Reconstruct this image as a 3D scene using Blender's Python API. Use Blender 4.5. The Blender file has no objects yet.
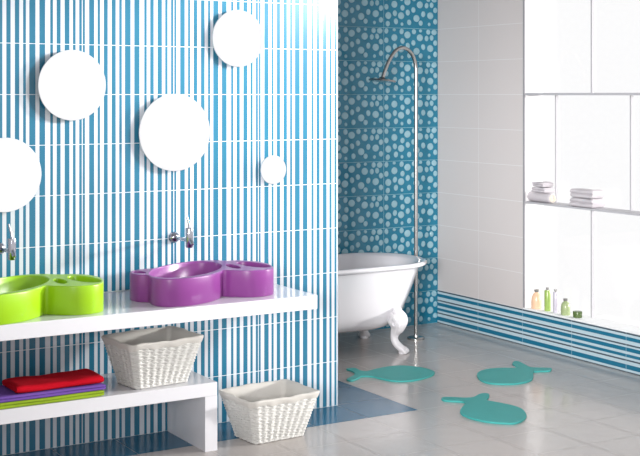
import bpy, bmesh, math, random
from mathutils import Vector, Matrix
random.seed(7)
S = bpy.context.scene
C = S.collection
PI = math.pi

# ------------------------------------------------------------ camera
YAW = math.atan(752 / 1254.0)
CAM = Vector((-5.725, -7.787, 1.75))
cd = bpy.data.cameras.new('camera'); cam = bpy.data.objects.new('camera', cd); C.objects.link(cam)
cam.location = CAM
cam.rotation_euler = (PI / 2, 0, -YAW)
cd.sensor_width = 36.0; cd.sensor_fit = 'HORIZONTAL'
cd.lens = 1254.0 / 640 * 36
cd.shift_y = -(228 - 94.5) / 640
cd.clip_end = 200
S.camera = cam

# ------------------------------------------------------------ world, sun, added fill lamps, exposure
w = bpy.data.worlds.new('daylight'); S.world = w; w.use_nodes = True
wn = w.node_tree
bg = wn.nodes['Background']
bg.inputs['Color'].default_value = (1.0, 0.995, 1.0, 1)
bg.inputs['Strength'].default_value = 0.81

sd = bpy.data.lights.new('sun', 'SUN'); sun = bpy.data.objects.new('sun', sd); C.objects.link(sun)
sd.energy = 4.2; sd.angle = math.radians(4); sd.color = (1.0, 0.985, 0.96)
SUN_FROM = Vector((0.95, -0.30, 0.14)).normalized()
sun.rotation_euler = SUN_FROM.to_track_quat('Z', 'Y').to_euler()

def fill_light(name, loc, target, sx, sy, power, col=(1, 1, 1), spread=180):
    l = bpy.data.lights.new(name, 'AREA'); l.shape = 'RECTANGLE'; l.size = sx; l.size_y = sy; l.energy = power; l.color = col; l.spread = math.radians(spread)
    o = bpy.data.objects.new(name, l); C.objects.link(o); o.location = loc
    o.rotation_euler = (Vector(loc)-Vector(target)).to_track_quat('Z', 'Y').to_euler()
    return o
fill_light('fill_light', (-7.2, -8.2, 2.2), (0.4, -0.7, 1.1), 1.4, 1.4, 31, spread=32)  # unseen lamp, added to brighten the alcove and the right wall
fill_light('fill_light', (-0.5, -3.8, 2.7), (-3.2, -1.8, 2.2), 0.6, 0.6, 29, spread=70)  # second unseen lamp, added to lift the upper striped wall

S.view_settings.view_transform = 'Standard'
S.view_settings.look = 'None'
S.view_settings.gamma = 1
S.view_settings.use_curve_mapping = False
S.view_settings.exposure = 0.36

# ------------------------------------------------------------ materials
def lin(c):
    c /= 255.0
    return c / 12.92 if c <= 0.04045 else ((c + 0.055) / 1.055) ** 2.4
def rgb(r, g, b): return (lin(r), lin(g), lin(b), 1)

def mat(name, col, rough=0.5, metal=0.0, coat=0.0, var=0.0, scale=8.0, bump=0.0, bscale=60.0, sheen=0.0, spec=0.5, dist=0.002):
    m = bpy.data.materials.new(name); m.use_nodes = True
    nt = m.node_tree; p = nt.nodes['Principled BSDF']
    p.inputs['Base Color'].default_value = col
    p.inputs['Roughness'].default_value = rough
    p.inputs['Metallic'].default_value = metal
    p.inputs['Coat Weight'].default_value = coat
    p.inputs['Coat Roughness'].default_value = 0.05
    p.inputs['Sheen Weight'].default_value = sheen
    p.inputs['Specular IOR Level'].default_value = spec
    tc = nt.nodes.new('ShaderNodeTexCoord')
    if var > 0:
        n = nt.nodes.new('ShaderNodeTexNoise'); n.inputs['Scale'].default_value = scale
        n.inputs['Detail'].default_value = 4
        nt.links.new(tc.outputs['Object'], n.inputs['Vector'])
        mx = nt.nodes.new('ShaderNodeMix'); mx.data_type = 'RGBA'
        mx.inputs['A'].default_value = tuple(c * (1 - var) for c in col[:3]) + (1,)
        mx.inputs['B'].default_value = tuple(min(1, c * (1 + var)) for c in col[:3]) + (1,)
        nt.links.new(n.outputs['Fac'], mx.inputs['Factor'])
        nt.links.new(mx.outputs['Result'], p.inputs['Base Color'])
    if bump > 0:
        n2 = nt.nodes.new('ShaderNodeTexNoise'); n2.inputs['Scale'].default_value = bscale
        n2.inputs['Detail'].default_value = 3
        nt.links.new(tc.outputs['Object'], n2.inputs['Vector'])
        b = nt.nodes.new('ShaderNodeBump'); b.inputs['Strength'].default_value = bump
        b.inputs['Distance'].default_value = dist
        nt.links.new(n2.outputs['Fac'], b.inputs['Height'])
        nt.links.new(b.outputs['Normal'], p.inputs['Normal'])
    return m

M = {}
M['stripe_blue'] = mat('blue_glazed_stripe', rgb(42, 110, 138), 0.22, var=0.06, scale=5)
M['stripe_white'] = mat('white_glazed_stripe', rgb(206, 211, 217), 0.22)
M['grout_white'] = mat('white_grout', rgb(222, 230, 234), 0.8)
M['pebble_ground'] = mat('teal_glazed_tile', rgb(24, 116, 144), 0.12, var=0.10, scale=6)
M['pebble'] = mat('pale_blue_glazed_pebble', rgb(146, 184, 196), 0.10, var=0.12, scale=25)
M['grout_teal'] = mat('pale_teal_grout', rgb(150, 196, 206), 0.8)
M['grey_tile'] = mat('warm_grey_wall_tile', rgb(208, 200, 198), 0.5)
M['grout_light'] = mat('light_grout', rgb(226, 224, 224), 0.8)
M['band_blue'] = mat('deep_teal_band', rgb(20, 108, 138), 0.3)
M['band_dark'] = mat('slate_band_line', rgb(70, 84, 96), 0.3)
M['band_light'] = mat('pale_blue_band', rgb(186, 206, 214), 0.3)
M['floor_grey'] = mat('polished_grey_floor_tile', rgb(187, 180, 176), 0.17, var=0.03, scale=2, bump=0.02, bscale=5, dist=0.01)
M['floor_blue'] = mat('polished_blue_floor_tile', rgb(42, 98, 128), 0.2, var=0.06, scale=3, spec=0.35)
M['floor_grout'] = mat('floor_grout', rgb(212, 206, 202), 0.7)
M['plaster'] = mat('white_plaster', rgb(235, 235, 235), 0.8)
M['ceiling'] = mat('ceiling_paint', rgb(200, 200, 202), 0.9)
M['reveal'] = mat('white_reveal_paint', rgb(244, 244, 244), 0.6)
M['alu'] = mat('brushed_aluminium', rgb(178, 176, 180), 0.5)
M['trim'] = mat('grey_edge_trim', rgb(146, 144, 148), 0.5)
M['side'] = mat('grey_side_blocker_paint', rgb(165, 164, 166), 0.8)
M['lacquer'] = mat('white_lacquer', rgb(212, 211, 215), 0.13, coat=0.3)
M['purple'] = mat('violet_glazed_ceramic', rgb(120, 54, 122), 0.32, coat=0.0, var=0.03, scale=5)
M['green'] = mat('lime_glazed_ceramic', rgb(140, 184, 14), 0.32, coat=0.0, var=0.03, scale=5)
M['chrome'] = mat('chrome', rgb(176, 176, 184), 0.09, metal=1.0)
M['steel'] = mat('satin_steel', rgb(178, 176, 174), 0.22, metal=1.0)
M['dark'] = mat('dark_drain', rgb(60, 60, 62), 0.3, metal=0.8)
M['mirror'] = mat('silver_mirror', rgb(252, 252, 253), 0.02, metal=1.0)
M['mirror_edge'] = mat('polished_glass_edge', rgb(200, 208, 214), 0.2)
M['enamel'] = mat('white_bath_enamel', rgb(224, 221, 225), 0.12, coat=0.4)
M['castiron'] = mat('white_painted_cast_iron', rgb(222, 219, 222), 0.35, bump=0.6, bscale=40, dist=0.006)
M['wicker'] = mat('white_painted_wicker', rgb(200, 198, 194), 0.6, var=0.05, scale=40)
M['liner'] = mat('grey_white_cotton_liner', rgb(192, 188, 182), 0.9, bump=0.15, bscale=30, dist=0.004)
M['liner2'] = M['liner']
M['t_red'] = mat('red_terry', rgb(186, 12, 32), 0.95, sheen=0.0, spec=0.1, bump=0.6, bscale=320, var=0.12, scale=60)
M['t_violet'] = mat('violet_terry', rgb(112, 80, 160), 0.95, sheen=0.0, spec=0.1, bump=0.6, bscale=320, var=0.12, scale=60)
M['t_lime'] = mat('lime_terry', rgb(140, 166, 44), 0.95, sheen=0.0, spec=0.1, bump=0.6, bscale=320, var=0.12, scale=60)
M['t_grey'] = mat('pale_grey_terry', rgb(190, 184, 188), 0.95, bump=0.6, bscale=300, var=0.05, scale=60)
M['t_cream'] = mat('cream_terry', rgb(236, 224, 206), 0.95, bump=0.6, bscale=300, var=0.05, scale=60)
M['rubber'] = mat('teal_rubber', rgb(64, 166, 161), 0.6, var=0.05, scale=20, bump=0.1, bscale=300)
M['peach'] = mat('peach_lotion', rgb(232, 192, 160), 0.25)
M['green_gel'] = mat('green_gel', rgb(150, 176, 92), 0.25)
M['lilac'] = mat('pearl_lotion', rgb(196, 190, 202), 0.25)
M['sage'] = mat('sage_gel', rgb(158, 172, 126), 0.25)
M['olive'] = mat('olive_cream_jar', rgb(84, 104, 56), 0.3)
M['cap'] = mat('grey_cap', rgb(150, 148, 146), 0.3, metal=0.6)

gm = bpy.data.materials.new('window_glass'); gm.use_nodes = True
nt = gm.node_tree; nt.nodes.clear()
o_ = nt.nodes.new('ShaderNodeOutputMaterial'); mx = nt.nodes.new('ShaderNodeMixShader')
t_ = nt.nodes.new('ShaderNodeBsdfTransparent'); g_ = nt.nodes.new('ShaderNodeBsdfGlossy')
g_.inputs['Roughness'].default_value = 0.02
mx.inputs[0].default_value = 0.03
nt.links.new(t_.outputs[0], mx.inputs[1]); nt.links.new(g_.outputs[0], mx.inputs[2]); nt.links.new(mx.outputs[0], o_.inputs[0])
M['glass'] = gm

# ------------------------------------------------------------ helpers
def mesh_obj(name, verts, faces, mats, midx=None, smooth=False, parent=None, loc=None):
    me = bpy.data.meshes.new(name); me.from_pydata([tuple(v) for v in verts], [], faces); me.update()
    if not isinstance(mats, (list, tuple)): mats = [mats]
    for m in mats: me.materials.append(m)
    if midx: me.polygons.foreach_set('material_index', midx)
    if smooth: me.polygons.foreach_set('use_smooth', [True] * len(me.polygons))
    o = bpy.data.objects.new(name, me); C.objects.link(o)
    if parent: o.parent = parent
    if loc: o.location = loc
    return o

def bm_obj(name, bm, mats, parent=None, smooth=False, loc=None, fixn=True):
    if fixn: bmesh.ops.recalc_face_normals(bm, faces=bm.faces[:])
    me = bpy.data.meshes.new(name); bm.to_mesh(me); bm.free()
    if not isinstance(mats, (list, tuple)): mats = [mats]
    for m in mats: me.materials.append(m)
    if smooth: me.polygons.foreach_set('use_smooth', [True] * len(me.polygons))
    o = bpy.data.objects.new(name, me); C.objects.link(o)
    if parent: o.parent = parent
    if loc: o.location = loc
    return o

def bevel_mod(o, wd=0.004, seg=3):
    m = o.modifiers.new('bevel', 'BEVEL'); m.width = wd; m.segments = seg; m.limit_method = 'ANGLE'
    m.harden_normals = False
    return o

def tag(o, label, cat, group=None):
    o['label'] = label; o['category'] = cat
    if group: o['group'] = group
    return o
def struct(o):
    o['kind'] = 'structure'; return o
def empty(name, loc, rz=0):
    o = bpy.data.objects.new(name, None); C.objects.link(o); o.location = loc; o.rotation_euler = (0, 0, rz)
    o.empty_display_size = 0.05
    return o
def copy_tree(o, parent=None):
    c = o.copy(); C.objects.link(c)
    if parent: c.parent = parent
    for ch in list(o.children): copy_tree(ch, c)
    return c

class MB:
    def __init__(s): s.v = []; s.f = []; s.m = []
    def quad(s, a, b, c, d, m=0):
        n = len(s.v); s.v += [a, b, c, d]; s.f.append((n, n+1, n+2, n+3)); s.m.append(m)
    def box(s, x0, x1, y0, y1, z0, z1, m=0):
        n = len(s.v)
        s.v += [(x0,y0,z0),(x1,y0,z0),(x1,y1,z0),(x0,y1,z0),(x0,y0,z1),(x1,y0,z1),(x1,y1,z1),(x0,y1,z1)]
        for q in ((0,3,2,1),(4,5,6,7),(0,1,5,4),(1,2,6,5),(2,3,7,6),(3,0,4,7)):
            s.f.append(tuple(n+i for i in q)); s.m.append(m)
    def rings(s, rs, m=0, cap0=True, cap1=True, closed=True):
        n = len(s.v); k = len(rs[0])
        for r in rs: s.v += [tuple(p) for p in r]
        for i in range(len(rs)-1):
            for j in range(k if closed else k-1):
                a = n+i*k+j; b = n+i*k+(j+1) % k
                s.f.append((a, b, b+k, a+k)); s.m.append(m)
        if cap0: s.f.append(tuple(n+j for j in reversed(range(k)))); s.m.append(m)
        if cap1: s.f.append(tuple(n+(len(rs)-1)*k+j for j in range(k))); s.m.append(m)
    def lathe(s, prof, c=(0,0,0), seg=32, m=0, cap=True):
        s.rings([[(c[0]+r*math.cos(2*PI*j/seg), c[1]+r*math.sin(2*PI*j/seg), c[2]+z) for j in range(seg)] for r, z in prof], m, cap, cap)
    def tube(s, pts, rad, seg=12, m=0, closed=False, cap=True):
        pts = [Vector(p) for p in pts]; n = len(pts)
        rad = rad if isinstance(rad, (list, tuple)) else [rad]*n
        rs = []; up = None
        for i, p in enumerate(pts):
            if closed: t = pts[(i+1) % n]-pts[i-1]
            else: t = pts[min(i+1, n-1)]-pts[max(i-1, 0)]
            t.normalize()
            if up is None:
                up = Vector((0,0,1)) if abs(t.z) < 0.9 else Vector((1,0,0))
            a = (up - t*up.dot(t)).normalized(); b = t.cross(a); up = a
            rs.append([p + (a*math.cos(2*PI*j/seg) + b*math.sin(2*PI*j/seg))*rad[i] for j in range(seg)])
        if closed: rs.append(rs[0]); cap = False
        s.rings(rs, m, cap, cap)
    def build(s, name, mats, parent=None, smooth=False, loc=None):
        return mesh_obj(name, s.v, s.f, mats, s.m, smooth, parent, loc)

def shade_auto(o, ang=40):
    me = o.data
    me.polygons.foreach_set('use_smooth', [True]*len(me.polygons))
    bm = bmesh.new(); bm.from_mesh(me)
    for e in bm.edges:
        if len(e.link_faces) == 2 and e.calc_face_angle(0) > math.radians(ang): e.smooth = False
    bm.to_mesh(me); bm.free()
    return o

def catmull(pts, n=8, closed=True):
    P = [Vector(p) for p in pts]; L = len(P); out = []
    rng = range(L) if closed else range(L-1)
    for i in rng:
        if closed: p0, p1, p2, p3 = P[i-1], P[i], P[(i+1) % L], P[(i+2) % L]
        else: p0, p1, p2, p3 = P[max(i-1,0)], P[i], P[i+1], P[min(i+2,L-1)]
        for k in range(n):
            t = k/n
            out.append(0.5*((2*p1)+(-p0+p2)*t+(2*p0-5*p1+4*p2-p3)*t*t+(-p0+3*p1-3*p2+p3)*t**3))
    if not closed: out.append(P[-1])
    return out

F_ = Vector((math.sin(YAW), math.cos(YAW), 0)); R_ = Vector((math.cos(YAW), -math.sin(YAW), 0))
def floor_pt(px, py, z=0.0):
    d = F_ + R_*((px-320)/1254.0) + Vector((0,0,-(py-94.5)/1254.0))
    t = (z-CAM.z)/d.z
    return CAM + d*t

# ------------------------------------------------------------ setting
TH = 0.25; TW = 0.5; YW = -1.783; XE = -2.007; ROOM_H = 2.9

# floor: square tiles, blue ones along the striped wall
fl = MB()
FX0, FX1, FY0, FY1 = -7.6, 0.2, -8.6, 0.12
fl.box(FX0, FX1, FY0, FY1, -0.06, -0.0015, 2)
XB, YB = -1.68, -2.103
xs = []; x = XB
while x > FX0: x -= 0.333
while x < FX1: xs.append(x); x += 0.333
ys = []; y = YB
while y > FY0: y -= 0.333
while y < FY1: ys.append(y); y += 0.333
g = 0.0012
for i, x in enumerate(xs):
    for j, y in enumerate(ys):
        x0, x1 = max(x, FX0)+g, min(x+0.333, FX1)-g; y0, y1 = max(y, FY0)+g, min(y+0.333, FY1)-g
        if x1 <= x0 or y1 <= y0: continue
        blue = (x+0.1 < XB) and (y+0.1 > YB)
        fl.quad((x0,y0,0),(x1,y0,0),(x1,y1,0),(x0,y1,0), 1 if blue else 0)
struct(fl.build('floor', [M['floor_grey'], M['floor_blue'], M['floor_grout']]))

# striped partition wall
wl = MB()
XL = -5.52
wl.box(XL, XE, YW+0.0015, YW+0.14, 0, ROOM_H, 2)
blue = [(0.081,0.094),(0.114,0.135),(0.156,0.178),(0.197,0.211),(0.228,0.259),(0.279,0.308),(0.334,0.348),
        (0.367,0.387),(0.408,0.433),(0.451,0.465),(0.484,0.4975),(0.5025,0.514),(0.536,0.563)]
edges = []
base = -3.014 - 0.5*5
for k in range(8):
    for a, b in blue: edges.append((base+k*0.5+a, base+k*0.5+b))
edges = sorted((a, b) for a, b in edges)
spans = []; cur = XL
for a, b in edges:
    if b < XL: continue
    if a > XE-0.004: break
    a = max(a, XL)
    if a > cur: spans.append((cur, a, 1))
    spans.append((a, min(b, XE-0.004), 0)); cur = b
if cur < XE: spans.append((cur, XE, 1))
gv = 0.0016
for r in range(12):
    z0 = r*TH+gv; z1 = min((r+1)*TH-gv, ROOM_H)
    if z1 <= z0: break
    for a, b, m in spans:
        wl.quad((a,YW,z0),(b,YW,z0),(b,YW,z1),(a,YW,z1), m)
    wl.quad((XE,YW,z0),(XE,YW+0.14,z0),(XE,YW+0.14,z1),(XE,YW,z1), 1)
struct(wl.build('wall_left', [M['stripe_blue'], M['stripe_white'], M['grout_white']]))

# pebble tiled back wall
wb = MB()
wb.box(-5.5, 0.0, 0.0015, 0.12, 0, ROOM_H, 2)
T0, V0 = 310.0, 189.0
dots = [(325,205,11,17),(370,197,9,9),(413,202,12,17),(447,228,18,21),(485,207,12,16),(371,246,17,21),(325,263,12,17),
 (418,265,12,17),(482,275,12,17),(449,292,12,18),(374,299,12,18),(336,314,17,21),(410,312,18,21),(380,347,12,18),(333,362,12,17),
 (415,362,8,11),(457,350,12,17),(500,325,18,21),(520,243,18,21),(524,200,9,10),(570,202,12,16),(605,201,16,17),(560,246,11,17),
 (590,242,11,17),(612,272,12,17),(540,298,12,18),(582,306,18,21),(612,341,12,17),(525,352,12,16),(575,358,8,11)]
def pebble(cx, cz, rx, rz):
    k = 14; n = len(wb.v); tilt = random.uniform(-.3,.3)
    prof = [(1.0, 0.0), (0.93, 0.0022), (0.75, 0.0034), (0.4, 0.0038)]
    for sc, h in prof:
        for j in range(k):
            a = 2*PI*j/k
            u, v = rx*sc*math.cos(a), rz*sc*math.sin(a)
            wb.v.append((cx+u*math.cos(tilt)-v*math.sin(tilt), -h, cz+u*math.sin(tilt)+v*math.cos(tilt)))
    for i in range(3):
        for j in range(k):
            a = n+i*k+j; b = n+i*k+(j+1) % k
            wb.f.append((a, b, b+k, a+k)); wb.m.append(1)
    wb.f.append(tuple(n+3*k+j for j in range(k))); wb.m.append(1)
for c in range(9):
    for r in range(12):
        x0 = -TW*(c+1); z0 = r*TH; z1 = min(z0+TH, ROOM_H)
        wb.quad((x0+0.0014,0,z0+0.0014),(x0+TW-0.0014,0,z0+0.0014),(x0+TW-0.0014,0,z1-0.0014),(x0+0.0014,0,z1-0.0014),0)
        if z1-z0 < TH*0.9: continue
        for (px, py, rx, ry) in dots:
            u = (px-T0)/318*TW; v = 1-(py-V0)/197.0
            a, b = rx/318*TW*1.02, ry/205*TH*1.04
            u = min(max(u, a+0.003), TW-a-0.003); zz = min(max(v*TH, b+0.003), TH-b-0.003)
            pebble(x0+u, z0+zz, a, b)
ob = wb.build('wall_back', [M['pebble_ground'], M['pebble'], M['grout_teal']])
for p in ob.data.polygons:
    if p.material_index == 1: p.use_smooth = True
struct(ob)

# grey tiled right wall with the window opening
WY0, WY1 = -1.003, -4.25       # window from here towards the camera
WZ0, WZ1 = 0.262, 2.75
WE = -4.5
RD = 0.15
wr = MB()
wr.box(0.0015, RD+0.03, WY0, 0.12, TH, ROOM_H, 1)
wr.box(0.0015, RD+0.03, WY1, WY0, TH, WZ0-0.008, 1)
wr.box(0.0015, RD+0.03, WY1, WY0, WZ1, ROOM_H, 1)
wr.box(0.0015, RD+0.03, WE, WY1, TH, ROOM_H, 1)
wr.box(0.0015, RD+0.03, WE, 0.12, 0, TH, 1)
gg = 0.0016
for c in range(9):
    y1 = -c*TW; y0 = max(y1-TW, WE)
    for r in range(1, 12):
        z0 = r*TH; z1 = min(z0+TH, ROOM_H)
        if WY1 < (y0+y1)/2 < WY0 and z1 <= WZ1+0.01: continue
        wr.quad((0,y0+gg,z0+gg),(0,y0+gg,z1-gg),(0,y1-gg,z1-gg),(0,y1-gg,z0+gg),0)
ob = wr.build('wall_right', [M['grey_tile'], M['grout_light']])
struct(ob)

# striped border row at the foot of the right wall
bb = MB()
seq = [(18,27,2),(27,41,1),(41,62,0),(62,82,1),(82,91,2),(91,101,1),(101,123,0),(123,138,1),(138,155,0),(155,168,1),(168,177,2),(177,196,1),(196,222,0),(222,235,1),(235,240,2)]
bb.box(-0.004, 0.0015, WE, -0.0005, 0.0, TH, 1)
for c in range(9):
    y1 = -c*TW-0.0015; y0 = max(-(c+1)*TW+0.0015, WE)
    for a, b, m in seq:
        z1 = TH*(240-a)/222; z0 = TH*(240-b)/222
        bb.quad((-0.0048,y0,z0),(-0.0048,y0,z1),(-0.0048,y1,z1),(-0.0048,y1,z0),m)
struct(bb.build('baseboard_right', [M['band_blue'], M['band_light'], M['band_dark']]))

ce = MB(); ce.box(-7.6, RD+0.03, -5.4, 0.12, ROOM_H, ROOM_H+0.1)
struct(ce.build('ceiling', M['ceiling']))  # out of view; added and extended to cut light from above

sw = MB(); sw.box(-5.64, -5.52, -4.5, YW+0.14, 0, ROOM_H)
struct(sw.build('wall_side_blocker', M['side']))  # unseen wall, added to block light from the left

# window
win = struct(empty('window_1', (0.0, WY0, WZ0)))
def wpart(name, boxes, m, par=None, bev=0):
    b = MB()
    for (x0,x1,y0,y1,z0,z1) in boxes: b.box(x0,x1,y0-WY0,y1-WY0,z0-WZ0,z1-WZ0)
    o = b.build(name, m, par or win)
    return o
wpart('sill', [(-0.004, RD, WY1, WY0, WZ0-0.008, WZ0)], M['reveal'])
wpart('edge_trim', [(-0.004, 0.006, WY0-0.014, WY0, WZ0, WZ1)], M['trim'])
BX = RD-0.02; bw = 0.006
wpart('rail', [(0.004, RD, WY1, WY0, 1.753-0.008, 1.753+0.008)], M['alu'])
wpart('shelf', [(0.004, RD, WY1, WY0, 0.992, 1.004)], M['alu'])
def at_px(px, x):
    d = F_ + R_*((px-320)/1254.0); return CAM.y + d.y*((x-CAM.x)/d.x)
ymid0 = at_px(555.5, BX); yoth0 = at_px(591.3, BX); STEP = ymid0-at_px(630.5, BX)
k = 0
while ymid0-k*STEP > WY1:
    y = ymid0-k*STEP; wpart('mullion', [(BX, RD, y-bw, y+bw, 1.004, 1.744)], M['alu']); k += 1
k = 0
while yoth0-k*STEP > WY1:
    y = yoth0-k*STEP
    wpart('mullion', [(BX, RD, y-bw, y+bw, 1.762, WZ1)], M['alu'])
    wpart('mullion', [(BX, RD, y-bw, y+bw, WZ0, 0.990)], M['alu']); k += 1
wpart('pane', [(RD-0.004, RD+0.002, WY1, WY0, WZ0, WZ1)], M['glass'])

# ------------------------------------------------------------ bench and countertop
ZC = 0.749
o = MB(); o.box(-1.35, 1.35, -0.313, 0.313, -0.035, 0.035)
ct = o.build('countertop', M['lacquer'], loc=(-2.515-1.35, -2.0965, ZC-0.035)); bevel_mod(ct, 0.0025)
tag(ct, 'long thick white glossy wall-hung countertop carrying the two coloured washbasins', 'countertop')
ZB = 0.336
bench = empty('bench', (-3.75, -2.01, 0)); tag(bench, 'low white glossy bench with panel legs under the countertop', 'bench')
o = MB(); o.box(-0.765, 0.765, -0.226, 0.226, ZB-0.066, ZB); bevel_mod(o.build('bench_top', M['lacquer'], bench), 0.0025)
for sx in (-1, 1):
    o = MB(); a, b = sorted((sx*0.765, sx*0.699)); o.box(a, b, -0.226, 0.226, 0, ZB-0.066); o.build('leg', M['lacquer'], bench)

# ------------------------------------------------------------ washbasins
BO = [(.324,-.14),(.358,-.03),(.352,.085),(.295,.168),(.225,.196),(.175,.245),(.085,.272),(-.02,.245),(-.13,.185),(-.205,.125),(-.26,.125),(-.335,.10),
      (-.378,.03),(-.372,-.045),(-.335,-.085),(-.345,-.16),(-.335,-.225),(-.285,-.268),(-.197,-.275),(-.08,-.235),(.01,-.165),(.055,-.118),(.09,-.150),(.158,-.205),(.235,-.215),(.294,-.186)]
def basin_mesh():
    H = 0.133
    out = [(p.x, p.y) for p in catmull([(x, y, 0) for x, y in BO], 6)]
    n = len(out)
    # outward normals for offsetting
    def offset(loop, d):
        r = []; L = len(loop)
        for i in range(L):
            ax, ay = loop[i-1]; bx_, by = loop[(i+1) % L]
            tx, ty = bx_-ax, by-ay; l = math.hypot(tx, ty) or 1
            nx, ny = ty/l, -tx/l
            r.append((loop[i][0]+nx*d, loop[i][1]+ny*d))
        return r
    area = sum(out[i-1][0]*out[i][1]-out[i][0]*out[i-1][1] for i in range(n))
    if area < 0: out.reverse()
    bm = bmesh.new()
    def ring(loop, z): return [bm.verts.new((x, y, z)) for x, y in loop]
    def bridge(a, b):
        L = len(a)
        for i in range(L): bm.faces.new((a[i], a[(i+1) % L], b[(i+1) % L], b[i]))
    prof = [(-0.004, 0.0), (0.0, 0.004), (0.0, H-0.006)]+[(-0.006+0.006*math.cos(a*PI/12), H-0.006+0.006*math.sin(a*PI/12)) for a in range(1, 7)]
    rs = [ring(offset(out, d), z) for d, z in prof]
    bm.faces.new(list(reversed(rs[0])))
    for a, b in zip(rs, rs[1:]): bridge(a, b)
    def ell(cx, cy, a, b, rot, k=40, pw=1.0):
        L = []
        for j in range(k):
            t = 2*PI*j/k
            c, s = math.cos(t), math.sin(t)
            u = a*math.copysign(abs(c)**pw, c); v = b*math.copysign(abs(s)**pw, s)
            L.append((cx+u*math.cos(rot)-v*math.sin(rot), cy+u*math.sin(rot)+v*math.cos(rot)))
        return L
    holes = [(ell(-.09,.005,.300,.160,PI/4,48), 0.105, (-.09,.005)),
             (ell(.158,-.02,.028,.090,-.15,32), 0.05, (.158,-.02)),
             (ell(.276,-.015,.058,.135,.12,32), 0.08, (.276,-.015)),
             (ell(-.332,.025,.030,.046,.15,24), 0.03, (-.332,.025))]
    tops = []
    for loop, dep, c in holes:
        def scl(s): return [(c[0]+(x-c[0])*s, c[1]+(y-c[1])*s) for x, y in loop]
        hr = [ring(scl(1.0), H), ring(scl(0.992), H-0.0005), ring(scl(0.985), H-0.002), ring(scl(0.980), H-0.0045), ring(scl(0.977), H-0.008), ring(scl(0.93), H-dep*0.75), ring(scl(0.85), H-dep*0.93), ring(scl(0.6), H-dep)]
        for a, b in zip(hr, hr[1:]):
            L = len(a)
            for i in range(L): bm.faces.new((a[i], a[(i+1) % L], b[(i+1) % L], b[i]))
        bm.faces.new(hr[-1]); tops.append(hr[0])
    bm.edges.ensure_lookup_table()
    es = []
    for lp in [rs[-1]]+tops:
        L = len(lp)
        for i in range(L): es.append(bm.edges.get((lp[i], lp[(i+1) % L])))
    bmesh.ops.triangle_fill(bm, use_beauty=True, use_dissolve=False, edges=es)
    return bm
bs = empty('washbasin', (-3.0, -2.105, ZC))
tag(bs, 'purple cloud-shaped ceramic washbasin at the right end of the countertop', 'washbasin')
bo = bm_obj('bowl', basin_mesh(), M['purple'], bs); shade_auto(bo, 50)
for p in bo.data.polygons:
    if p.center.z > 0.1328 and p.normal.z > 0.9999: p.use_smooth = False
dr = MB(); dr.lathe([(0.0,0.0),(0.024,0.0),(0.026,0.003),(0.018,0.005),(0.001,0.003)], (-.09,.005,.0285), 24); shade_auto(dr.build('drain', M['chrome'], bs))
bs2 = copy_tree(bs); bs2.location = (-3.918, -2.140, ZC)
for ch in bs2.children:
    if ch.name.startswith('bowl'):
        ch.data = ch.data.copy(); ch.data.materials[0] = M['green']
tag(bs2, 'lime green cloud-shaped ceramic washbasin at the left end of the countertop', 'washbasin')

# ------------------------------------------------------------ wall taps
def make_tap(loc):
    t = empty('wall_tap', loc)
    o = MB()
    prof = [(0.030,0),(0.030,0.006),(0.026,0.016),(0.018,0.024),(0.010,0.028),(0.001,0.029)]
    rs = [[(r*math.cos(2*PI*j/28), -z, r*math.sin(2*PI*j/28)) for j in range(28)] for r, z in prof]
    o.rings(rs); shade_auto(o.build('wall_flange', M['chrome'], t))
    o = MB(); o.tube([(0,-0.02,0),(0.004,-0.09,0.0),(0.008,-0.160,-0.002)], 0.0085, 14); shade_auto(o.build('spout_arm', M['chrome'], t))
    o = MB(); o.lathe([(0.001,-0.052),(0.017,-0.052),(0.019,-0.048),(0.020,0.045),(0.018,0.050),(0.001,0.051)], (0.008,-0.175,0.016), 28)
    b = shade_auto(o.build('tap_body', M['chrome'], t))
    o = MB(); o.tube([(0.008,-0.175,0.062),(0.006,-0.174,0.084),(-0.006,-0.169,0.134)], [0.006,0.005,0.004], 12); shade_auto(o.build('lever', M['chrome'], t))
    o = MB(); o.tube([(0.008,-0.190,0.004),(0.008,-0.204,-0.006),(0.008,-0.211,-0.018)], [0.010,0.010,0.009], 14); shade_auto(o.build('nozzle', M['chrome'], t))
    return t
tp = make_tap((-3.015, YW, 1.005)); tag(tp, 'chrome wall-mounted tap with upright lever above the purple washbasin', 'tap')
tp2 = copy_tree(tp); tp2.location = (-3.935, YW, 1.005); tag(tp2, 'chrome wall-mounted tap with upright lever above the lime green washbasin', 'tap')

# ------------------------------------------------------------ round mirrors
def make_mirror(px, py, r, label):
    d = F_ + R_*((px-320)/1254.0) + Vector((0,0,-(py-94.5)/1254.0))
    yf = YW-0.033
    q = CAM + d*((yf-CAM.y)/d.y)
    t = empty('round_mirror', (q.x, YW, q.z)); tag(t, label, 'mirror', 'round mirrors on the striped wall')
    def disc(prof, name, m):
        o = MB(); k = 96
        o.rings([[(rr*math.cos(2*PI*j/k), -yy, rr*math.sin(2*PI*j/k)) for j in range(k)] for rr, yy in prof])
        return shade_auto(o.build(name, m, t), 30)
    disc([(r*0.45,0.0),(r*0.45,0.026)], 'backing', M['mirror_edge'])
    disc([(r-0.001,0.026),(r,0.027),(r,0.0315),(r-0.0012,0.0327)], 'rim', M['mirror_edge'])
    disc([(r-0.0015,0.0320),(r-0.0015,0.0330)], 'mirror_glass', M['mirror'])
make_mirror(72.5, 85.2, .1755, 'medium round mirror, upper left, above the lime green washbasin')
make_mirror(175.2, 132.5, .2005, 'largest round mirror, directly above the purple washbasin tap')
make_mirror(238.2, 38.4, .152, 'topmost round mirror, high up right of the largest one')
make_mirror(273.6, 169.8, .078, 'smallest round mirror, right above the purple washbasin end')
make_mirror(5.2, 175.0, .180, 'round mirror cut off by the left picture edge')

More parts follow.
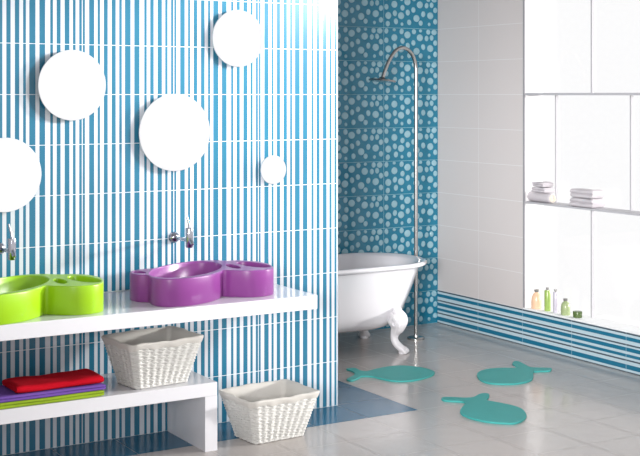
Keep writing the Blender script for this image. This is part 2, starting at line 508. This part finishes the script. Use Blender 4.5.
# ------------------------------------------------------------ wicker baskets
def basket():
    t = empty('wicker_basket', (0,0,0))
    H = 0.236; a0, b0, a1, b1 = 0.150, 0.105, 0.212, 0.168
    def perim(a, b, r, n):
        # rounded rectangle sampled evenly
        segs = []; L = 0
        st = 2*(a-r); sb = 2*(b-r); arc = PI*r/2
        tot = 2*(st+sb)+4*arc
        def at(s):
            s %= tot
            for (kind, ln, d) in (('l',st,0),('a',arc,0),('l',sb,1),('a',arc,1),('l',st,2),('a',arc,2),('l',sb,3),('a',arc,3)):
                if s <= ln: break
                s -= ln
            if kind == 'l':
                p, nn = [((-a+r+s, -b),(0,-1)), ((a, -b+r+s),(1,0)), ((a-r-s, b),(0,1)), ((-a, b-r-s),(-1,0))][d]
                return p, nn
            c = [(a-r,-b+r),(a-r,b-r),(-a+r,b-r),(-a+r,-b+r)][d]
            th = -PI/2 + d*PI/2 + s/r
            return (c[0]+r*math.cos(th), c[1]+r*math.sin(th)), (math.cos(th), math.sin(th))
        return [at(tot*k/n) for k in range(n)]
    def ab(z):
        f = z/H
        return a0+(a1-a0)*f, b0+(b1-b0)*f, 0.022+0.012*f
    rnd = random.Random(3)
    N = 30
    wv = MB(); rows = 30
    for r in range(rows):
        z = 0.010 + r*(H-0.034)/(rows-1)
        a, b, rr = ab(z)
        pts = []
        sub = 8
        P = perim(a, b, rr, N*sub)
        ph = rnd.uniform(-.15,.15)
        for k, (p, nn) in enumerate(P):
            off = 0.0024*math.cos(2*PI*k/sub)+0.0020*math.cos(PI*(k/sub+r)+ph)
            pts.append((p[0]+nn[0]*off, p[1]+nn[1]*off, z+0.0010*math.sin(k*0.9+r*2.1)))
        wv.tube(pts, 0.0038, 6, closed=True)
    shade_auto(wv.build('wicker_body', M['wicker'], t), 60)
    sk = MB()
    Pb = perim(*ab(0.0), N); Pt = perim(*ab(H-0.02), N)
    for (p, _), (q, _) in zip(Pb, Pt):
        sk.tube([(p[0], p[1], 0.004), ((p[0]+q[0])/2,(p[1]+q[1])/2,(H-0.016)/2), (q[0], q[1], H-0.02)], 0.0024, 5)
    # twisted foot rope
    P = perim(*ab(0.004), 160)
    for ph in (0, PI):
        sk.tube([(p[0]+nn[0]*0.003*math.cos(k*0.55+ph), p[1]+nn[1]*0.003*math.cos(k*0.55+ph), 0.0075+0.003*math.sin(k*0.55+ph)) for k, (p, nn) in enumerate(P)], 0.0042, 6, closed=True)
    # base plate
    P = perim(*ab(0.004), 64)
    sk.rings([[(p[0],p[1],0.004) for p, _ in P],[(p[0],p[1],0.010) for p, _ in P]])
    shade_auto(sk.build('wicker_frame', M['wicker'], t), 60)
    # cloth liner: outside fold, over the rim, down inside to the bottom
    ln = MB(); n = 144
    a, b, rr = ab(H)
    rs = []
    for (d, z, wob) in ((0.0075,-0.030,1.0),(0.0090,-0.022,.8),(0.0100,-0.010,.6),(0.0085,-0.001,.5),(0.003,0.003,.5),(-0.003,0.001,.5),(-0.010,-0.014,.6),(-0.0125,-0.07,.8),(-0.0125,-0.14,.9),(-0.0125,-0.20,.8),(-0.014,-0.222,.3)):
        f = z
        aa, bb_, r2 = ab(H+min(z,0))
        P = perim(aa, bb_, r2, n)
        ring = []
        for k, (p, nn) in enumerate(P):
            u = 2*PI*k/n
            wv_ = (0.0012*math.sin(u*9+z*40)+0.0009*math.sin(u*23+1+z*70))*wob
            dd = d+wv_
            zz = H+z+(0.0022*math.sin(u*5+.7)+0.0014*math.sin(u*13)) + (0.003*math.sin(u*11)*(1 if z < -0.02 and d > 0 else 0))
            # corners peak slightly
            ring.append((p[0]+nn[0]*dd, p[1]+nn[1]*dd, zz))
        rs.append(ring)
    ln.rings(rs, cap0=False, cap1=True)
    shade_auto(ln.build('cloth_liner', M['liner'], t), 60)
    return t
bk = basket(); bk.location = (-2.642, -2.138, 0.0); bk.scale = (0.98,0.98,0.98); bk.rotation_euler = (0,0,math.radians(4.0))
tag(bk, 'white wicker basket with cloth liner on the floor right of the bench', 'basket', 'white wicker baskets')
bk2 = copy_tree(bk); bk2.scale = (0.95,0.95,0.97); bk2.location = (-3.262, -2.078, ZB); bk2.rotation_euler = (0,0,math.radians(6.5))
tag(bk2, 'white wicker basket with cloth liner standing on the bench', 'basket', 'white wicker baskets')

# ------------------------------------------------------------ towels
def folded(name, L, W, Hh, m, loc, rz, label, seed=0, layers=2, sag=0.003, group=None, cat='towel', taper=0.0):
    """A towel folded on itself: cross-section is a stack of layers joined by round folds, swept along local x."""
    rnd = random.Random(seed)
    t = Hh/layers; r = t/2*0.94
    prof = []
    # outline of the folded stack (y-z), lobed at both edges
    for i in range(layers):                     # front edge, going up
        zc = t*(i+.5)
        for k in range(7):
            a = -PI/2 + PI*k/6
            prof.append((-W/2+r - r*math.cos(a) , zc + r*math.sin(a)))
    for k in range(1, 10): prof.append((-W/2+r+(W-2*r)*k/10, Hh-0.03*t))
    for i in reversed(range(layers)):
        zc = t*(i+.5)
        for k in range(7):
            a = PI/2 - PI*k/6
            prof.append((W/2-r + r*math.cos(a), zc + r*math.sin(a)))
    for k in range(1, 10): prof.append((W/2-r-(W-2*r)*k/10, 0.03*t))
    mb = MB(); n = 40; rs = []
    p1, p2, p3 = [rnd.uniform(0,6) for _ in range(3)]
    for i in range(n+1):
        u = i/n; x = -L/2+L*u
        e = min(i, n-i); endr = 1.0 if e > 2 else (0.72, 0.92, 0.98)[e]
        ring = []
        for (yy, zz) in prof:
            wob = sag*(math.sin(u*7+p1)*.6+math.sin(u*15+p2+yy*20)*.4)*(zz/Hh)
            z2 = Hh/2+(zz-Hh/2)*endr+wob
            y2 = yy*(1-0.02*(1-endr))*(1-taper*u)+0.002*math.sin(u*9+p3+zz*80)
            ring.append((x+0.003*math.sin(yy*30+p1)*(1 if e < 3 else 0), y2, max(z2, 0.0)))
        rs.append(ring)
    mb.rings(rs)
    o = mb.build(name, m, loc=loc); o.rotation_euler = (0,0,rz); shade_auto(o, 70)
    tag(o, label, cat, group)
    return o
folded('towel', 0.60, 0.235, 0.028, M['t_lime'], (-3.868,-2.112,ZB), math.radians(0.5), 'lime green folded towel on the bench, bottom of the colourful stack', 1, 2, .001, 'stack of colourful towels')
folded('towel', 0.60, 0.238, 0.027, M['t_violet'], (-3.864,-2.110,ZB+0.0288), math.radians(0.3), 'violet folded towel in the middle of the bench stack', 2, 2, .001, 'stack of colourful towels')
folded('towel', 0.42, 0.212, 0.034, M['t_red'], (-3.775,-2.114,ZB+0.0572), math.radians(1.5), 'red folded towel on top of the bench stack', 3, 1, .004, 'stack of colourful towels', taper=0.0)

# towels on the window shelf
ZS = 1.004
g_ = 'pale towels on the window shelf'
rl = empty('rolled_towel', (0.072, at_px(538.5,0.072), ZS)); tag(rl, 'rolled pale towel with cream end lying on the window shelf', 'towel', g_)
mb = MB(); rs = []
for i, (yy, s_) in enumerate([(-0.145,.86),(-0.14,.97),(-0.13,1),(0,1.02),(0.13,1),(0.14,.97),(0.145,.86)]):
    rs.append([(0.036*s_*math.cos(2*PI*j/32)*(1+.03*math.sin(3*j)), yy, 0.034+0.034*s_*math.sin(2*PI*j/32)) for j in range(32)])
mb.rings(rs); shade_auto(mb.build('roll', M['t_grey'], rl), 60)
mb = MB(); sp = []
for k in range(90):
    a = k*0.21; r = 0.004+0.0265*k/89
    sp.append((r*math.cos(a), -0.147, 0.034+r*math.sin(a)*.95))
mb.tube(sp, 0.0026, 6); mb.build('spiral_end', M['t_cream'], rl, smooth=True)
folded('towel', 0.135, 0.10, 0.036, M['t_grey'], (0.072,at_px(543,0.072),ZS+0.069), PI/2, 'pale folded towel resting directly on the rolled towel', 5, 2, .002, g_)
folded('towel', 0.115, 0.095, 0.034, M['t_grey'], (0.072,at_px(542.5,0.072),ZS+0.107), PI/2-.05, 'topmost small pale towel above the rolled towel', 6, 2, .002, g_)
folded('towel', 0.215, 0.115, 0.060, M['t_grey'], (0.072,at_px(587,0.072),ZS), PI/2, 'pale folded towel, lower of the pair right of the roll', 7, 2, .002, g_)
folded('towel', 0.205, 0.112, 0.056, M['t_grey'], (0.072,at_px(587,0.072),ZS+0.061), PI/2+.03, 'pale folded towel, upper of the pair right of the roll', 8, 2, .002, g_)

# ------------------------------------------------------------ bottles on the sill
def bottle(name, y, x, prof, m, capprof, label, cat, sc=1.0):
    t = empty(name, (x, y, WZ0)); tag(t, label, cat, 'toiletries on the window sill')
    o = MB(); o.lathe([(r*sc, z*sc) for r, z in prof], seg=28); shade_auto(o.build('container', m, t), 50)
    o = MB(); o.lathe([(r*sc, z*sc) for r, z in capprof], seg=20); shade_auto(o.build('cap', M['cap'], t), 50)
    return t
def sill_y(px, x=0.055):
    d = F_ + R_*((px-320)/1254.0); return CAM.y + d.y*((x-CAM.x)/d.x)
bottle('lotion_bottle', sill_y(536.5), 0.055, [(.001,0),(.034,0),(.037,.004),(.037,.055),(.034,.078),(.026,.098),(.016,.108),(.014,.114),(.001,.114)], M['peach'],
       [(.001,.114),(.015,.114),(.016,.118),(.018,.132),(.013,.134),(.001,.134)], 'peach round-shouldered bottle with grey stopper, leftmost on the window sill', 'bottle')
bottle('gel_bottle', sill_y(547.5), 0.055, [(.001,0),(.020,0),(.0215,.003),(.0215,.135),(.018,.142),(.001,.142)], M['green_gel'],
       [(.001,.142),(.008,.142),(.008,.150),(.010,.151),(.010,.160),(.001,.161)], 'tall slim bright green bottle beside the peach bottle', 'bottle')
bottle('gel_bottle', sill_y(555.5), 0.055, [(.001,0),(.0155,0),(.017,.003),(.017,.135),(.014,.141),(.001,.141)], M['lilac'],
       [(.001,.141),(.007,.141),(.007,.148),(.0095,.149),(.0095,.158),(.001,.159)], 'tall slim pearly white bottle between the two green bottles', 'bottle')
bottle('lotion_bottle', sill_y(565.5), 0.055, [(.001,0),(.030,0),(.032,.004),(.031,.050),(.028,.072),(.020,.084),(.012,.090),(.012,.094),(.001,.094)], M['sage'],
       [(.001,.094),(.014,.094),(.015,.098),(.016,.108),(.012,.110),(.001,.110)], 'squat sage green bottle with grey stopper next to the low jar', 'bottle')
t = empty('cream_jar', (0.055, sill_y(577.5), WZ0)); tag(t, 'low dark olive jar, rightmost on the window sill', 'jar', 'toiletries on the window sill')
o = MB(); o.lathe([(.001,0),(.027,0),(.030,.003),(.030,.024),(.001,.024)], seg=28); shade_auto(o.build('container', M['olive'], t))
o = MB(); o.lathe([(.001,.024),(.031,.024),(.031,.038),(.029,.041),(.001,.041)], seg=28); shade_auto(o.build('lid', M['olive'], t))

# ------------------------------------------------------------ bathtub
TCY = -0.50
def stad(xc0, xc1, hw, k=24, ex=1.0):
    """stadium loop between end centres xc0<xc1 (x), half width hw, end stretch ex"""
    L = []
    for j in range(k+1):
        a = -PI/2+PI*j/k; L.append((xc1+hw*ex*math.cos(a), hw*math.sin(a)))
    for j in range(k+1):
        a = PI/2+PI*j/k; L.append((xc0+hw*ex*math.cos(a), hw*math.sin(a)))
    return L
tub = empty('bathtub', (-1.36, TCY, 0)); tag(tub, 'white freestanding roll-top bathtub on claw feet behind the striped wall', 'bathtub')
XR, XLft = -0.553, -2.16
def tring(hw, endx, z, ex=1.0, endl=None):
    # endx: x of right tip ; left tip mirrored
    xr = endx; xl = (XLft+(XR-endx)) if endl is None else endl
    return [(x-(-1.36), y, z) for x, y in stad(xl+hw*ex, xr-hw*ex, hw, ex=ex)]
R3 = []
# outside from bottom up: (half width, right tip x, z)
outer = [(0.02,-1.20,.140),(0.10,-1.02,.143),(0.17,-0.91,.152),(0.225,-0.84,.175),(0.262,-0.785,.215),(0.288,-0.735,.28),(0.306,-0.69,.37),(0.322,-0.65,.46),(0.336,-0.618,.54),(0.342,-0.606,.568)]
for hw, ex_, z in outer: R3.append(tring(hw, ex_, z))
# rolled lip
lipc_hw, lip_tip, lz, lr = 0.354, XR-0.018, 0.590, 0.0175
for k in range(9):
    a = -PI*0.65 + (PI*1.30)*k/8
    R3.append(tring(lipc_hw+lr*math.cos(a)*1.15, lip_tip+lr*math.cos(a)*1.15, lz+lr*math.sin(a)*0.95))
inner = [(0.336,-0.620,.597),(0.326,-0.640,.585),(0.314,-0.665,.50),(0.298,-0.70,.40),(0.278,-0.745,.30),(0.25,-0.80,.225),(0.20,-0.88,.185),(0.12,-1.0,.172),(0.03,-1.18,.170)]
for hw, ex_, z in inner: R3.append(tring(hw, ex_, z))
mb = MB(); mb.rings(R3); ob = mb.build('tub_shell', M['enamel'], tub); shade_auto(ob, 60)

# claw foot: swept S profile with broad knee, leaf plate on top and toes
def claw_mesh():
    mb = MB()
    # local: x along outward direction, z up; foot contact near (0,0,0)
    path = [(-0.065,0.335),(-0.056,0.300),(-0.042,0.265),(-0.032,0.235),(-0.032,0.205),(-0.036,0.170),(-0.052,0.135),(-0.058,0.100),(-0.046,0.068),(-0.022,0.044),(0.002,0.028),(0.018,0.020)]
    wid = [0.016,0.038,0.062,0.078,0.076,0.056,0.036,0.029,0.029,0.034,0.036,0.028]
    thk = [0.012,0.030,0.048,0.062,0.062,0.046,0.030,0.026,0.025,0.024,0.023,0.016]
    pts = catmull([(x,0,z) for x, z in path], 4, closed=False)
    W = catmull([(w_,0,0) for w_ in wid], 4, closed=False); T = catmull([(w_,0,0) for w_ in thk], 4, closed=False)
    rs = []
    for i, p in enumerate(pts):
        t = (pts[min(i+1,len(pts)-1)]-pts[max(i-1,0)]).normalized()
        nrm = Vector((-t.z,0,t.x))
        ring = []
        for j in range(24):
            a = 2*PI*j/24
            rib = 1+0.08*math.cos(5*a)*(1 if i < 26 else 0.3)
            ring.append(p + nrm*(T[i].x*math.cos(a)*rib) + Vector((0,W[i].x*math.sin(a)*rib,0)))
        rs.append(ring)
    mb.rings(rs)
    # toes
    for yy, ang in ((-0.020,-.45),(0.0,0),(0.020,.45)):
        c, s = math.cos(ang), math.sin(ang)
        mb.tube([(-0.012,yy*.6,0.034),(0.012*c,yy+0.012*s,0.026),(0.030*c,yy+0.030*s,0.014),(0.038*c,yy+0.038*s,0.007)],[0.016,0.016,0.0125,0.006],10)
    # pad
    mb.lathe([(.001,0),(.028,0),(.030,.006),(.026,.016),(.001,.02)], (0.002,0,0), 20)
    # acanthus leaves fanning from the knee up the shell
    for yy, ln_ in ((-0.062,.065),(-0.034,.10),(0,.12),(0.034,.10),(0.062,.065)):
        mb.tube([(0.004-abs(yy)*.4,yy*.9,0.215),(-0.006-abs(yy)*.5,yy*1.3,0.215+ln_*.4),(-0.032,yy*1.5,0.215+ln_*.75),(-0.056,yy*1.2,0.215+ln_)],[0.014,0.016,0.013,0.005],8)
    # side scrolls
    for s in (-1, 1):
        sp = []
        for k in range(16):
            a = -0.6+k*0.42; r = 0.030*(1-k/20)
            sp.append((-0.030+r*math.cos(a), s*(0.068+0.0006*k), 0.205+r*math.sin(a)))
        mb.tube(sp, [0.010-0.0003*k for k in range(16)], 8)
    return mb
cm = claw_mesh()
first = None
for (fx, fy, ang) in ((-0.885,-0.800,-52),(-0.815,-0.215,52),(-1.85,-0.792,-118),(-1.85,-0.208,118)):
    if first is None:
        first = cm.build('claw_foot', M['castiron'], tub); shade_auto(first, 55); o = first
    else:
        o = first.copy(); C.objects.link(o); o.parent = tub
    o.location = (fx+1.36, fy-TCY, 0); o.rotation_euler = (0,0,math.radians(ang))

# ------------------------------------------------------------ floor-standing shower
SX, SY = -0.518, -0.440
sh = empty('shower_column', (SX, SY, 0)); tag(sh, 'tall steel floor-standing shower column with curved neck behind the bathtub end', 'shower')
o = MB(); o.lathe([(.001,0),(.062,0),(.062,.010),(.058,.014),(.020,.018),(.018,.028),(.001,.029)], seg=40); shade_auto(o.build('base_plate', M['steel'], sh))
pts = [(0,0,0.02),(0,0,0.8),(0,0,1.6),(0,0,1.93)]
arc = [(0,0,1.90),(-.005,0,1.965),(-.030,0,2.030),(-.070,0,2.068),(-.115,0,2.082),(-.160,0,2.070),(-.200,0,2.035),(-.240,0,1.975),(-.272,0,1.905),(-.284,0,1.872)]
pts = [(0,0,0.02),(0,0,0.9),(0,0,1.75)]+[tuple(p) for p in catmull(arc, 5, closed=False)]
o = MB(); o.tube(pts, 0.0135, 20); shade_auto(o.build('pipe', M['steel'], sh), 60)
o = MB(); o.lathe([(.001,-.012),(.094,-.010),(.097,-.004),(.094,.002),(.030,.008),(.016,.022),(.001,.024)], seg=40)
hd = shade_auto(o.build('shower_head', M['steel'], sh)); hd.location = (-.290, 0, 1.852); hd.rotation_euler = (0, math.radians(6), 0)

# ------------------------------------------------------------ fish-shaped mats
def mat_obj(pix, ox, oy, sc, label):
    P = [floor_pt(ox+x/sc, oy+y/sc, 0.010) for x, y in pix]
    P = catmull([(p.x, p.y, 0) for p in P], 5)
    cx = sum(p.x for p in P)/len(P); cy = sum(p.y for p in P)/len(P)
    L = [(p.x-cx, p.y-cy) for p in P]
    ar = sum(L[i-1][0]*L[i][1]-L[i][0]*L[i-1][1] for i in range(len(L)))
    if ar < 0: L.reverse()
    bm = bmesh.new(); prev = None; rings_ = []
    for ins, z in ((0.001,0.0),(0.0,0.002),(0.0,0.008),(0.0015,0.0105)):
        r = []
        for i in range(len(L)):
            ax, ay = L[i-1]; bx_, by = L[(i+1) % len(L)]
            tx, ty = bx_-ax, by-ay; l = math.hypot(tx,ty) or 1
            r.append(bm.verts.new((L[i][0]-ty/l*ins, L[i][1]+tx/l*ins, z)))
        rings_.append(r)
    n = len(L)
    for a, b in zip(rings_, rings_[1:]):
        for i in range(n): bm.faces.new((a[i], a[(i+1) % n], b[(i+1) % n], b[i]))
    bm.faces.new(rings_[-1]); bm.faces.new(list(reversed(rings_[0])))
    o = bm_obj('bath_mat', bm, M['rubber'], loc=(cx, cy, 0.0003))
    tag(o, label, 'mat', 'fish-shaped bath mats')
mat_obj([(40,88),(75,82),(105,85),(130,98),(175,102),(230,88),(300,74),(380,67),(470,72),(550,85),(598,102),(605,115),(580,132),(500,155),(410,165),(330,162),(260,148),(200,135),(140,135),(115,148),(75,162),(42,155),(60,143),(88,128),(92,110),(70,98)],
        340, 355, 6.4, 'teal fish-shaped mat in front of the bathtub, forked tail pointing left')
mat_obj([(215,95),(240,78),(290,68),(360,65),(408,66),(418,58),(397,44),(405,32),(430,33),(460,48),(490,62),(530,64),(590,66),(597,72),(585,80),(530,82),(505,86),(503,108),(495,125),(460,138),(400,146),(320,146),(260,138),(225,120)],
        435, 355, 5.12, 'teal fish-shaped mat nearest the window wall, tail pointing right')
mat_obj([(32,222),(45,215),(90,215),(150,218),(195,215),(225,200),(250,195),(275,198),(277,212),(265,225),(275,233),(340,245),(400,258),(445,275),(467,300),(465,318),(440,338),(400,348),(330,346),(250,337),(180,320),(140,303),(128,288),(135,270),(155,248),(140,238),(80,234),(45,230)],
        435, 355, 5.12, 'largest teal fish-shaped mat, nearest the camera, tail pointing left')
